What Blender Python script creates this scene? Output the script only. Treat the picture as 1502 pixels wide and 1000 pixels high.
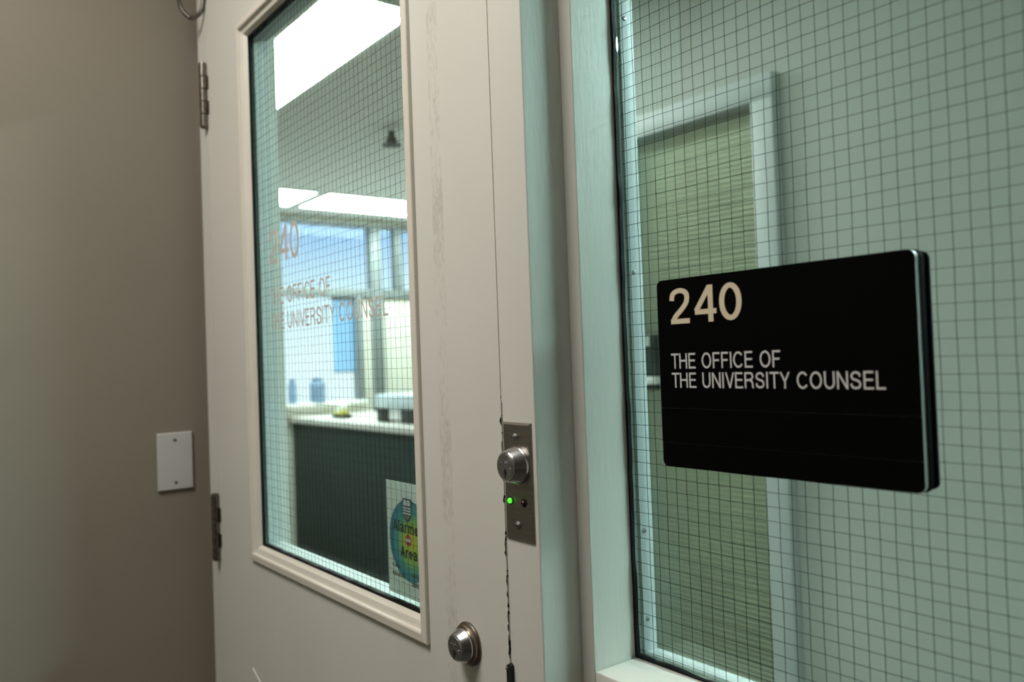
import bpy, bmesh, math, random
from mathutils import Matrix, Vector

# ------------------------------------------------------------------ clear
for o in list(bpy.data.objects):
    bpy.data.objects.remove(o, do_unlink=True)
SC = bpy.context.scene
COL = SC.collection

# ------------------------------------------------------------------ camera
ROLL, PITCH, YAW, FPX = -0.036457, 0.020081, 0.916706, 1203.47
fwd = Vector((-math.sin(YAW)*math.cos(PITCH), math.cos(YAW)*math.cos(PITCH), math.sin(PITCH)))
rgt = Vector((math.cos(YAW), math.sin(YAW), 0))
upv = rgt.cross(fwd)
c_, s_ = math.cos(ROLL), math.sin(ROLL)
r2 = c_*rgt + s_*upv
u2 = -s_*rgt + c_*upv
cam = bpy.data.cameras.new('camera')
cam.sensor_width = 36.0
cam.sensor_fit = 'HORIZONTAL'
cam.lens = FPX/1502*36
cam.clip_start = 0.02
cam.dof.use_dof = True
cam.dof.focus_distance = 0.90
cam.dof.aperture_fstop = 4.6
cam.dof.aperture_blades = 0
CAM = bpy.data.objects.new('camera', cam)
COL.objects.link(CAM)
M = Matrix((( r2.x, u2.x, -fwd.x, 0.57447),
            ( r2.y, u2.y, -fwd.y, -0.60613),
            ( r2.z, u2.z, -fwd.z, 1.5),
            (0, 0, 0, 1)))
CAM.matrix_world = M
SC.camera = CAM

# ------------------------------------------------------------------ view, world
SC.view_settings.view_transform = 'Standard'
SC.view_settings.look = 'None'
SC.view_settings.gamma = 1
SC.view_settings.use_curve_mapping = False
SC.view_settings.exposure = 0.0

W = bpy.data.worlds.new('sky')
SC.world = W
W.use_nodes = True
nt = W.node_tree
nt.nodes.clear()
wo = nt.nodes.new('ShaderNodeOutputWorld')
bg = nt.nodes.new('ShaderNodeBackground')
tc = nt.nodes.new('ShaderNodeTexCoord')
sx = nt.nodes.new('ShaderNodeSeparateXYZ')
rp = nt.nodes.new('ShaderNodeValToRGB')
rp.color_ramp.elements[0].position = 0.0
rp.color_ramp.elements[0].color = (0.85, 0.95, 1.0, 1)
rp.color_ramp.elements[1].position = 0.17
rp.color_ramp.elements[1].color = (0.28, 0.50, 0.86, 1)
e = rp.color_ramp.elements.new(0.085)
e.color = (0.72, 0.88, 1.0, 1)
nt.links.new(tc.outputs['Generated'], sx.inputs[0])
nt.links.new(sx.outputs['Z'], rp.inputs[0])
nt.links.new(rp.outputs[0], bg.inputs['Color'])
bg.inputs['Strength'].default_value = 1.5
nt.links.new(bg.outputs[0], wo.inputs[0])

# corridor ceiling lamps (out of frame, flush with the corridor ceiling)
def area(name, loc, sx_, sy_, power, color, rot=(0, 0, 0)):
    l = bpy.data.lights.new(name, 'AREA')
    l.shape = 'RECTANGLE'
    l.size, l.size_y = sx_, sy_
    l.energy = power
    l.color = color
    o = bpy.data.objects.new(name, l)
    o.location = loc
    o.rotation_euler = rot
    COL.objects.link(o)
    return o
area('corridor_lamp', (-0.25, -0.90, 2.67), 0.7, 0.5, 25, (1.0, 0.95, 0.87))
FLUO, FLUO_STRENGTH = (0.93, 1.0, 0.95), 30.0          # office tubes
COOL, COOL_STRENGTH = (0.76, 1.0, 1.0), 145.0          # cooler tubes behind the fixed pane

# ------------------------------------------------------------------ materials
def new_mat(name):
    m = bpy.data.materials.new(name)
    m.use_nodes = True
    n = m.node_tree
    b = n.nodes['Principled BSDF']
    return m, n, b

def paint(name, col, rough=0.5, var=0.06, nscale=6.0, bump=0.0, bscale=200.0, metallic=0.0, spec=0.5, stretch=None):
    m, n, b = new_mat(name)
    b.inputs['Roughness'].default_value = rough
    b.inputs['Metallic'].default_value = metallic
    b.inputs['Specular IOR Level'].default_value = spec
    g = n.nodes.new('ShaderNodeNewGeometry')
    vec = g.outputs['Position']
    if stretch:
        mp = n.nodes.new('ShaderNodeMapping')
        mp.inputs['Scale'].default_value = stretch
        n.links.new(vec, mp.inputs[0])
        vec = mp.outputs[0]
    nz = n.nodes.new('ShaderNodeTexNoise')
    nz.inputs['Scale'].default_value = nscale
    nz.inputs['Detail'].default_value = 5
    n.links.new(vec, nz.inputs['Vector'])
    r = n.nodes.new('ShaderNodeValToRGB')
    r.color_ramp.elements[0].position = 0.3
    r.color_ramp.elements[1].position = 0.7
    r.color_ramp.elements[0].color = (*[c*(1-var) for c in col], 1)
    r.color_ramp.elements[1].color = (*[min(1, c*(1+var)) for c in col], 1)
    n.links.new(nz.outputs['Fac'], r.inputs[0])
    n.links.new(r.outputs[0], b.inputs['Base Color'])
    if bump:
        n2 = n.nodes.new('ShaderNodeTexNoise')
        n2.inputs['Scale'].default_value = bscale
        n2.inputs['Detail'].default_value = 3
        n.links.new(vec, n2.inputs['Vector'])
        bp = n.nodes.new('ShaderNodeBump')
        bp.inputs['Strength'].default_value = bump
        bp.inputs['Distance'].default_value = 0.002
        n.links.new(n2.outputs['Fac'], bp.inputs['Height'])
        n.links.new(bp.outputs[0], b.inputs['Normal'])
    m['ramp'] = r.name
    return m

def math_node(n, op, a, b=None, c=None):
    k = n.nodes.new('ShaderNodeMath')
    k.operation = op
    for i, v in enumerate((a, b, c)):
        if v is None:
            continue
        if isinstance(v, (int, float)):
            k.inputs[i].default_value = v
        else:
            n.links.new(v, k.inputs[i])
    return k.outputs[0]

def mix_over(m, fac, col):
    """lay another colour over the base colour where fac is 1"""
    n = m.node_tree
    b = n.nodes['Principled BSDF']
    src = b.inputs['Base Color'].links[0].from_socket
    mx = n.nodes.new('ShaderNodeMix')
    mx.data_type = 'RGBA'
    n.links.new(fac, mx.inputs[0])
    n.links.new(src, mx.inputs[6])
    mx.inputs[7].default_value = (*col, 1)
    n.links.new(mx.outputs[2], b.inputs['Base Color'])

CREAM = (0.63, 0.625, 0.575)
MAT = {}
MAT['frame'] = paint('cream_frame_paint', CREAM, 0.42, 0.03, 5, 0.12, 260, stretch=(1, 1, 0.18))
MAT['door'] = paint('cream_door_paint', CREAM, 0.45, 0.035, 4, 0.10, 120, stretch=(1, 1, 0.5))
MAT['bead'] = paint('cream_bead_paint', (0.68, 0.645, 0.57), 0.40, 0.03, 12, 0.06, 200)

def chips(m, x0, width, ztop):
    """black paint chips along the gap between door and frame"""
    n = m.node_tree
    g = n.nodes.new('ShaderNodeNewGeometry')
    s = n.nodes.new('ShaderNodeSeparateXYZ')
    n.links.new(g.outputs['Position'], s.inputs[0])
    d = math_node(n, 'ABSOLUTE', math_node(n, 'SUBTRACT', s.outputs['X'], x0))
    cx = n.nodes.new('ShaderNodeCombineXYZ')
    n.links.new(s.outputs['Z'], cx.inputs[2])
    nz = n.nodes.new('ShaderNodeTexNoise')
    nz.inputs['Scale'].default_value = 55
    nz.inputs['Detail'].default_value = 6
    nz.inputs['Roughness'].default_value = 0.7
    n.links.new(cx.outputs[0], nz.inputs['Vector'])
    lim = math_node(n, 'MULTIPLY', math_node(n, 'SUBTRACT', nz.outputs['Fac'], 0.53), width)
    hit = math_node(n, 'LESS_THAN', d, lim)
    below = math_node(n, 'LESS_THAN', s.outputs['Z'], ztop)
    mix_over(m, math_node(n, 'MULTIPLY', hit, below), (0.012, 0.011, 0.010))

chips(MAT['frame'], -0.0905, 0.016, 1.45)
chips(MAT['door'], -0.0922, 0.018, 1.47)

def scuffs(m):
    """grey smear of old tape residue on the lock stile"""
    n = m.node_tree
    g = n.nodes.new('ShaderNodeNewGeometry')
    s = n.nodes.new('ShaderNodeSeparateXYZ')
    n.links.new(g.outputs['Position'], s.inputs[0])
    z = s.outputs['Z']
    a = math_node(n, 'SMOOTH_MIN', math_node(n, 'SUBTRACT', s.outputs['X'], -0.208), math_node(n, 'SUBTRACT', -0.186, s.outputs['X']), 0.004)
    a = math_node(n, 'MULTIPLY', math_node(n, 'GREATER_THAN', a, 0.0), 1.0)
    zz = math_node(n, 'MULTIPLY', math_node(n, 'GREATER_THAN', z, 1.10), math_node(n, 'LESS_THAN', z, 1.90))
    mp = n.nodes.new('ShaderNodeMapping')
    mp.inputs['Scale'].default_value = (1, 1, 0.4)
    n.links.new(g.outputs['Position'], mp.inputs[0])
    nz = n.nodes.new('ShaderNodeTexNoise')
    nz.inputs['Scale'].default_value = 230
    nz.inputs['Detail'].default_value = 8
    nz.inputs['Roughness'].default_value = 0.75
    n.links.new(mp.outputs[0], nz.inputs['Vector'])
    big = n.nodes.new('ShaderNodeTexNoise')
    big.inputs['Scale'].default_value = 14
    n.links.new(g.outputs['Position'], big.inputs['Vector'])
    k = math_node(n, 'MULTIPLY', math_node(n, 'ADD', nz.outputs['Fac'], math_node(n, 'MULTIPLY', math_node(n, 'SUBTRACT', big.outputs['Fac'], 0.5), 0.5)), 1.0)
    r = n.nodes.new('ShaderNodeMapRange')
    r.inputs[1].default_value = 0.46
    r.inputs[2].default_value = 0.70
    r.inputs[3].default_value = 0.0
    r.inputs[4].default_value = 0.5
    n.links.new(k, r.inputs[0])
    fac = math_node(n, 'MULTIPLY', math_node(n, 'MULTIPLY', a, zz), r.outputs[0])
    mix_over(m, fac, (0.33, 0.30, 0.25))
scuffs(MAT['door'])

MAT['tan'] = paint('tan_wall_paint', (0.215, 0.19, 0.15), 0.62, 0.04, 3, 0.10, 300)
MAT['corr_wall'] = paint('corridor_wall_paint', (0.34, 0.30, 0.25), 0.65, 0.03, 3)
MAT['ceil'] = paint('ceiling_tile_white', (0.78, 0.79, 0.76), 0.8, 0.05, 30)
MAT['floor'] = paint('grey_carpet', (0.09, 0.085, 0.075), 0.9, 0.2, 60, 0.4, 300)
MAT['vest_wall'] = paint('sage_cream_wall_paint', (0.46, 0.47, 0.44), 0.65, 0.03, 3)
MAT['int_wall'] = paint('pale_cream_wall_paint', (0.64, 0.65, 0.57), 0.65, 0.03, 3)
MAT['white_trim'] = paint('white_trim_paint', (0.78, 0.80, 0.78), 0.45, 0.02, 8)
MAT['casing'] = paint('grey_white_casing_paint', (0.50, 0.52, 0.53), 0.45, 0.02, 8)
MAT['stop'] = paint('grey_white_stop_paint', (0.50, 0.53, 0.53), 0.5, 0.03, 40)
MAT['blind'] = paint('olive_blind_slat', (0.70, 0.75, 0.58), 0.55, 0.06, 10)
MAT['rubber'] = paint('black_glazing_rubber', (0.005, 0.005, 0.006), 0.6, 0.2, 60, 0.2, 300, spec=0.12)
MAT['wire'] = paint('dark_steel_wire', (0.012, 0.014, 0.015), 0.7, 0.1, 50, spec=0.1)
MAT['steel'] = paint('brushed_stainless', (0.30, 0.275, 0.245), 0.36, 0.12, 40, 0.15, 500, metallic=1.0, stretch=(1, 1, 12))
MAT['chrome'] = paint('satin_chrome', (0.56, 0.56, 0.58), 0.24, 0.06, 60, metallic=1.0)
MAT['chrome_dark'] = paint('worn_chrome_face', (0.30, 0.30, 0.29), 0.42, 0.15, 300, 0.4, 500, metallic=1.0)
MAT['bronze'] = paint('worn_brass_ring', (0.30, 0.23, 0.17), 0.35, 0.15, 60, metallic=1.0)
MAT['hinge'] = paint('worn_nickel', (0.19, 0.17, 0.145), 0.32, 0.25, 120, metallic=1.0)
MAT['hole'] = paint('dark_hole', (0.004, 0.004, 0.004), 0.7, 0.1)
MAT['white_plastic'] = paint('white_plastic', (0.46, 0.465, 0.45), 0.35, 0.02, 20)
MAT['sign_black'] = paint('matt_black_plastic', (0.0015, 0.0015, 0.0015), 0.8, 0.1, 30, spec=0.03)
MAT['sign_edge'] = paint('satin_grey_edge', (0.36, 0.38, 0.37), 0.35, 0.03, 30)
MAT['letter_tan'] = paint('tan_letter', (0.62, 0.53, 0.38), 0.55, 0.03, 60)
MAT['letter_grey'] = paint('pale_grey_letter', (0.55, 0.545, 0.54), 0.55, 0.03, 60)
MAT['vinyl'] = paint('taupe_vinyl_letter', (0.56, 0.53, 0.50), 0.6, 0.04, 60)
MAT['counter'] = paint('dark_green_laminate', (0.010, 0.024, 0.024), 0.6, 0.1, 4, spec=0.08)
MAT['countertop'] = paint('pale_laminate_top', (0.62, 0.60, 0.55), 0.4, 0.04, 10)
MAT['grey_metal'] = paint('grey_window_metal', (0.15, 0.175, 0.18), 0.4, 0.04, 10)
MAT['dark_plastic'] = paint('charcoal_plastic', (0.014, 0.016, 0.015), 0.5, 0.1, 20, spec=0.25)
MAT['blue_grey'] = paint('blue_grey_ceramic', (0.16, 0.25, 0.38), 0.4, 0.1, 20)
MAT['pale_blue'] = paint('pale_blue_plastic', (0.55, 0.64, 0.68), 0.4, 0.05, 20)
MAT['yellow'] = paint('yellow_plastic', (0.65, 0.60, 0.10), 0.4, 0.05, 20)
MAT['sticker'] = paint('sticker_white_print', (0.80, 0.84, 0.79), 0.5, 0.03, 30)
MAT['ink'] = paint('black_ink', (0.012, 0.014, 0.016), 0.5, 0.1, 30)
MAT['navy'] = paint('navy_ink', (0.02, 0.03, 0.13), 0.5, 0.1, 30)
MAT['red'] = paint('red_ink', (0.55, 0.035, 0.03), 0.5, 0.05, 30)
MAT['paper'] = paint('white_ink', (0.74, 0.75, 0.72), 0.5, 0.03, 30)
MAT['gold'] = paint('bronze_ink', (0.36, 0.27, 0.16), 0.5, 0.05, 30)
MAT['cable'] = paint('steel_armoured_cable', (0.20, 0.185, 0.17), 0.35, 0.1, 60, metallic=1.0)

def glow(name, col, strength):
    m, n, b = new_mat(name)
    b.inputs['Base Color'].default_value = (*col, 1)
    b.inputs['Emission Color'].default_value = (*col, 1)
    b.inputs['Emission Strength'].default_value = strength
    b.inputs['Roughness'].default_value = 0.3
    return m
MAT['lens'] = glow('fluorescent_lens', FLUO, FLUO_STRENGTH)
MAT['lens_fill'] = glow('wall_fill_lens', (0.88, 1.0, 0.90), 8.0)  # weak lens of the added fill light, not a known fitting
MAT['lens_cool'] = glow('cool_fluorescent_lens', COOL, COOL_STRENGTH)
MAT['led_green'] = glow('lit_green_led', (0.08, 0.9, 0.03), 1.1)
MAT['led_red'] = paint('unlit_red_led', (0.05, 0.008, 0.012), 0.2, 0.05)

def glass(name, tint):
    m = bpy.data.materials.new(name)
    m.use_nodes = True
    n = m.node_tree
    n.nodes.clear()
    out = n.nodes.new('ShaderNodeOutputMaterial')
    tr = n.nodes.new('ShaderNodeBsdfTransparent')
    tr.inputs[0].default_value = (*tint, 1)
    gl = n.nodes.new('ShaderNodeBsdfGlossy')
    gl.inputs['Roughness'].default_value = 0.02
    gl.inputs[0].default_value = (0.9, 1, 0.97, 1)
    fr = n.nodes.new('ShaderNodeFresnel')
    fr.inputs[0].default_value = 1.45
    mx = n.nodes.new('ShaderNodeMixShader')
    fac = math_node(n, 'MULTIPLY', fr.outputs[0], 0.18)
    n.links.new(fac, mx.inputs[0])
    n.links.new(tr.outputs[0], mx.inputs[1])
    n.links.new(gl.outputs[0], mx.inputs[2])
    n.links.new(mx.outputs[0], out.inputs[0])
    return m
MAT['glass'] = glass('green_tinted_glass', (0.90, 0.965, 0.945))
MAT['clear'] = glass('clear_window_glass', (0.97, 0.985, 0.985))

def disc_mat():
    m, n, b = new_mat('printed_rainbow_disc')
    g = n.nodes.new('ShaderNodeNewGeometry')
    s = n.nodes.new('ShaderNodeSeparateXYZ')
    n.links.new(g.outputs['Position'], s.inputs[0])
    dx = math_node(n, 'SUBTRACT', s.outputs['X'], -0.3095)
    dz = math_node(n, 'SUBTRACT', s.outputs['Z'], 1.276)
    d = math_node(n, 'SQRT', math_node(n, 'ADD', math_node(n, 'MULTIPLY', dx, dx), math_node(n, 'MULTIPLY', dz, dz)))
    r = n.nodes.new('ShaderNodeValToRGB')
    r.color_ramp.elements[0].position = 0.12
    r.color_ramp.elements[0].color = (0.62, 0.60, 0.05, 1)
    r.color_ramp.elements[1].position = 0.92
    r.color_ramp.elements[1].color = (0.03, 0.20, 0.33, 1)
    e = r.color_ramp.elements.new(0.45)
    e.color = (0.33, 0.52, 0.10, 1)
    e = r.color_ramp.elements.new(0.68)
    e.color = (0.06, 0.34, 0.32, 1)
    n.links.new(math_node(n, 'DIVIDE', d, 0.055), r.inputs[0])
    n.links.new(r.outputs[0], b.inputs['Base Color'])
    b.inputs['Roughness'].default_value = 0.5
    return m
MAT['disc'] = disc_mat()

# ------------------------------------------------------------------ builders
WL = {}     # world location of every object (all unrotated)

def link(o, parent, loc):
    COL.objects.link(o)
    o.location = loc
    WL[o.name] = Vector(loc)
    if parent is not None:
        o.parent = parent
        o.location = Vector(loc) - WL[parent.name]
    return o

def tag(o, label, cat, group=None):
    o['label'] = label
    o['category'] = cat
    if group:
        o['group'] = group
    return o

def struct(o, label=None):
    o['kind'] = 'structure'
    if label:
        o['label'] = label
    return o

def empty(name, loc):
    return link(bpy.data.objects.new(name, None), None, loc)

def from_bm(name, bm, mat, parent=None, smooth=False, loc=None, recalc=True):
    if recalc:
        bmesh.ops.recalc_face_normals(bm, faces=bm.faces[:])
    if loc is None:
        xs = [v.co for v in bm.verts]
        loc = Vector(((min(v.x for v in xs)+max(v.x for v in xs))/2,
                      (min(v.y for v in xs)+max(v.y for v in xs))/2,
                      min(v.z for v in xs)))
    bmesh.ops.translate(bm, vec=-Vector(loc), verts=bm.verts[:])
    me = bpy.data.meshes.new(name)
    bm.to_mesh(me)
    bm.free()
    me.materials.append(MAT[mat] if isinstance(mat, str) else mat)
    if smooth:
        for p in me.polygons:
            p.use_smooth = True
        try:
            me.set_sharp_from_angle(angle=math.radians(35))
        except Exception:
            pass
    return link(bpy.data.objects.new(name, me), parent, loc)

def bm_box(bm, x0, x1, y0, y1, z0, z1, bevel=0, seg=2):
    r = bmesh.ops.create_cube(bm, size=1)
    vs = r['verts']
    for v in vs:
        v.co = Vector(((x0+x1)/2+v.co.x*(x1-x0), (y0+y1)/2+v.co.y*(y1-y0), (z0+z1)/2+v.co.z*(z1-z0)))
    if bevel:
        es = list({e for v in vs for e in v.link_edges})
        bmesh.ops.bevel(bm, geom=es, offset=bevel, segments=seg, affect='EDGES', profile=0.5)

def box(name, x0, x1, y0, y1, z0, z1, mat, parent=None, bevel=0, seg=2):
    bm = bmesh.new()
    bm_box(bm, x0, x1, y0, y1, z0, z1, bevel, seg)
    return from_bm(name, bm, mat, parent, smooth=bevel > 0)

def bm_prism_z(bm, pts, z0, z1):
    a = [bm.verts.new((x, y, z0)) for x, y in pts]
    b = [bm.verts.new((x, y, z1)) for x, y in pts]
    n = len(pts)
    for i in range(n):
        bm.faces.new((a[i], a[(i+1) % n], b[(i+1) % n], b[i]))
    bm.faces.new(a[::-1])
    bm.faces.new(b)

def bm_prism_y(bm, pts, y0, y1):
    a = [bm.verts.new((x, y0, z)) for x, z in pts]
    b = [bm.verts.new((x, y1, z)) for x, z in pts]
    n = len(pts)
    for i in range(n):
        bm.faces.new((a[i], a[(i+1) % n], b[(i+1) % n], b[i]))
    bm.faces.new(a[::-1])
    bm.faces.new(b)

def rounded(x0, x1, z0, z1, r, n=8):
    pts = []
    for cx, cz, a0 in ((x1-r, z1-r, 0), (x0+r, z1-r, 90), (x0+r, z0+r, 180), (x1-r, z0+r, 270)):
        for i in range(n+1):
            a = math.radians(a0+90*i/n)
            pts.append((cx+r*math.cos(a), cz+r*math.sin(a)))
    return pts

def bm_lathe_y(bm, cx, cz, prof, seg=40):
    """prof: list of (radius, y); turned about the y axis through (cx, cz)"""
    rings = []
    for r, y in prof:
        if r < 1e-6:
            rings.append([bm.verts.new((cx, y, cz))])
        else:
            rings.append([bm.verts.new((cx+r*math.cos(2*math.pi*i/seg), y, cz+r*math.sin(2*math.pi*i/seg))) for i in range(seg)])
    for a, b in zip(rings, rings[1:]):
        for i in range(seg):
            j = (i+1) % seg
            if len(a) == 1:
                bm.faces.new((a[0], b[i], b[j]))
            elif len(b) == 1:
                bm.faces.new((a[i], a[j], b[0]))
            else:
                bm.faces.new((a[i], a[j], b[j], b[i]))

def lathe_y(name, cx, cz, prof, mat, parent=None, seg=40):
    bm = bmesh.new()
    bm_lathe_y(bm, cx, cz, prof, seg)
    return from_bm(name, bm, mat, parent, smooth=True)

def bm_tube(bm, pts, r, seg=10):
    pts = [Vector(p) for p in pts]
    rings = []
    nrm = None
    for i, p in enumerate(pts):
        t = (pts[min(i+1, len(pts)-1)] - pts[max(i-1, 0)]).normalized()
        if nrm is None:
            nrm = t.orthogonal().normalized()
        else:
            nrm = (nrm - t*nrm.dot(t)).normalized()
        b = t.cross(nrm)
        rr = r(i) if callable(r) else r
        rings.append([bm.verts.new(p + rr*(math.cos(2*math.pi*k/seg)*nrm + math.sin(2*math.pi*k/seg)*b)) for k in range(seg)])
    for a, b in zip(rings, rings[1:]):
        for k in range(seg):
            bm.faces.new((a[k], a[(k+1) % seg], b[(k+1) % seg], b[k]))
    bm.faces.new(rings[0][::-1])
    bm.faces.new(rings[-1])

def catmull(P, n=12):
    P = [Vector(p) for p in P]
    out = []
    for i in range(len(P)-1):
        p0, p1, p2, p3 = P[max(i-1, 0)], P[i], P[i+1], P[min(i+2, len(P)-1)]
        for k in range(n):
            t = k/n
            out.append(0.5*((2*p1)+(-p0+p2)*t+(2*p0-5*p1+4*p2-p3)*t*t+(-p0+3*p1-3*p2+p3)*t**3))
    out.append(P[-1])
    return out

def ring_sides(name, x0, x1, z0, z1, prof, mat, parent):
    """four mitred mouldings around a rectangle; prof = (inset, y) points"""
    obs = []
    def corner(t, k):
        return ((x0+t, z0+t), (x1-t, z0+t), (x1-t, z1-t), (x0+t, z1-t))[k]
    for s in range(4):
        bm = bmesh.new()
        A = [bm.verts.new((corner(t, s)[0], y, corner(t, s)[1])) for t, y in prof]
        B = [bm.verts.new((corner(t, (s+1) % 4)[0], y, corner(t, (s+1) % 4)[1])) for t, y in prof]
        n = len(prof)
        for i in range(n):
            j = (i+1) % n
            bm.faces.new((A[i], A[j], B[j], B[i]))
        bm.faces.new(A[::-1])
        bm.faces.new(B)
        obs.append(from_bm(name, bm, mat, parent))
    return obs

# ---- a plain grotesque alphabet drawn as strokes of even weight
def arc(cx, cy, rx, ry, a0, a1, n=14):
    return [(cx+rx*math.cos(math.radians(a0+(a1-a0)*i/n)), cy+ry*math.sin(math.radians(a0+(a1-a0)*i/n))) for i in range(n+1)]
def smooth2(P, n=6):
    return [(p.x, p.y) for p in catmull([(x, y, 0) for x, y in P], n)]
def glyph(ch, s):
    """returns (width, strokes); cap height 1, s = stroke weight"""
    h = s/2
    t, m = 1-h, 0.52
    if ch == 'T': return .70, [[(0, t), (.70, t)], [(.35, 0), (.35, t)]]
    if ch == 'H': return .72, [[(h, 0), (h, 1)], [(.72-h, 0), (.72-h, 1)], [(h, m), (.72-h, m)]]
    if ch == 'E': return .64, [[(h, 0), (h, 1)], [(0, t), (.63, t)], [(0, m), (.60, m)], [(0, h), (.64, h)]]
    if ch == 'F': return .60, [[(h, 0), (h, 1)], [(0, t), (.60, t)], [(0, m-.02), (.54, m-.02)]]
    if ch == 'L': return .58, [[(h, 0), (h, 1)], [(0, h), (.58, h)]]
    if ch == 'I': return s, [[(h, 0), (h, 1)]]
    if ch == 'O': return .84, [arc(.42, .5, .42-h, .5-h, 0, 360, 36)]
    if ch == 'C': return .80, [arc(.42, .5, .42-h, .5-h, 38, 322, 30)]
    if ch == 'U': return .72, [[(h, 1), (h, .36)] + arc(.36, .36, .36-h, .36-h, 180, 360, 16)[1:] + [(.72-h, 1)]]
    if ch == 'N': return .74, [[(h, 0), (h, 1)], [(.74-h, 0), (.74-h, 1)], [(h*1.05, 1-h*.2), (.74-h*1.05, h*.2)]]
    if ch == 'V': return .74, [[(h*.9, 1), (.37, h*.35)], [(.74-h*.9, 1), (.37, h*.35)]]
    if ch == 'A': return .76, [[(h*.9, 0), (.38, 1-h*.35)], [(.76-h*.9, 0), (.38, 1-h*.35)], [(.18, .31), (.58, .31)]]
    if ch == 'Y': return .74, [[(h*.9, 1), (.37, .42)], [(.74-h*.9, 1), (.37, .42)], [(.37, 0), (.37, .45)]]
    if ch == 'R': return .74, [[(h, 0), (h, 1)], [(0, t), (.44, t)] + arc(.44, .735, .25-h+.02, .265-h, 90, -90, 12) + [(0, .47)], smooth2([(.46, .47), (.60, .40), (.64, .26), (.655, .10), (.70, 0)])]
    if ch == 'S': return .70, [smooth2([(x*.70, y) for x, y in ((.88, .70), (.80, .86), (.50, .932), (.22, .87), (.11, .72), (.22, .58), (.50, .51), (.79, .43), (.90, .27), (.79, .12), (.50, .068), (.18, .13), (.09, .32))])]
    if ch == '2': return .58, [smooth2([(x*.58, y) for x, y in ((.10, .66), (.18, .85), (.50, .932), (.82, .86), (.89, .70), (.80, .54), (.55, .37), (.28, .21), (.13, .05))]), [(.02, h), (.58, h)]]
    if ch == '4': return .62, [[(.46, 0), (.46, 1)], [(.44, .965), (.05, .32)], [(.01, .285), (.62, .285)]]
    if ch == '0': return .60, [arc(.30, .5, .30-h, .5-h, 0, 360, 36)]
    if ch == '8': return .60, [arc(.30, .74, .27-h, .26-h, 0, 360, 24), arc(.30, .27, .30-h, .27-h, 0, 360, 24)]
    if ch == '-': return .34, [[(0, .36), (.34, .36)]]
    if ch == 'l': return s, [[(h, 0), (h, 1)]]
    if ch == 'a': return .56, [smooth2([(.06, .50), (.10, .63), (.26, .67), (.42, .63), (.46, .52)]) + [(.46, .14), (.55, .04)], smooth2([(.46, .42), (.26, .38), (.10, .31), (.07, .18), (.16, .07), (.30, .075), (.42, .15), (.46, .26)])]
    if ch == 'r': return .36, [[(h, 0), (h, .73)], smooth2([(h, .50), (.15, .61), (.24, .665), (.36, .665)])]
    if ch == 'm': return .88, [[(h, 0), (h, .73)], [(h, .48)] + arc(.255, .48, .255-h, .185, 180, 0, 10)[1:] + [(.44, 0)], [(.44, .48)] + arc(.625, .48, .185, .185, 180, 0, 10)[1:] + [(.81, 0)]]
    if ch == 'e': return .58, [[(.07, .385), (.51, .385)] + arc(.29, .365, .29-h, .365-h, 0, 318, 26)]
    if ch == 'd': return .58, [[(.58-h, 0), (.58-h, 1)], arc(.28, .365, .28-h, .365-h, 0, 360, 26)]
    return .28, []

def bm_stroke(bm, pts, w, y0, y1):
    P = [Vector(p) for p in pts]
    closed = (P[0]-P[-1]).length < 1e-4 and len(P) > 4
    L, R_ = [], []
    n = len(P)
    for i, p in enumerate(P):
        if closed:
            a, b = P[i-1] if i else P[-2], P[i+1] if i < n-1 else P[1]
        else:
            a, b = P[max(i-1, 0)], P[min(i+1, n-1)]
        d1 = (p-a).normalized() if (p-a).length > 1e-9 else (b-p).normalized()
        d2 = (b-p).normalized() if (b-p).length > 1e-9 else d1
        t = (d1+d2).normalized()
        nn = Vector((-t.y, t.x))
        k = w/2/max(0.5, abs(nn.dot(Vector((-d1.y, d1.x)))))
        L.append(p+nn*k)
        R_.append(p-nn*k)
    cl = lambda v: (v.x, min(1.0, max(0.0, v.y)))
    rows = []
    for l, r in zip(L, R_):
        (lx, lz), (rx, rz) = cl(l), cl(r)
        rows.append([bm.verts.new((lx, y0, lz)), bm.verts.new((rx, y0, rz)), bm.verts.new((rx, y1, rz)), bm.verts.new((lx, y1, lz))])
    for a, b in zip(rows, rows[1:]):
        for k in range(4):
            bm.faces.new((a[k], a[(k+1) % 4], b[(k+1) % 4], b[k]))
    if not closed:
        bm.faces.new(rows[0][::-1])
        bm.faces.new(rows[-1])

def lettering(name, txt, x0, x1, z0, z1, y, depth, mat, parent, weight=0.14, gap=0.15):
    """raised letters facing -y that fill x0..x1, z0..z1"""
    bm = bmesh.new()
    pen = 0.0
    cnt = 0
    for ch in txt:
        w, strokes = glyph(ch, weight)
        for st_ in strokes:
            bm_stroke(bm, [(pen+px, pz) for px, pz in st_], weight, y-depth-2.5e-5*(cnt % 4), y)
            cnt += 1
        pen += w+gap*(0.55 if ch in 'TLVYA4' else 1.0)
    ax = min(v.co.x for v in bm.verts)
    bx = max(v.co.x for v in bm.verts)
    for v in bm.verts:
        v.co.x = x0+(v.co.x-ax)/(bx-ax)*(x1-x0)
        v.co.z = z0+v.co.z*(z1-z0)
    return from_bm(name, bm, mat, parent)

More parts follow.
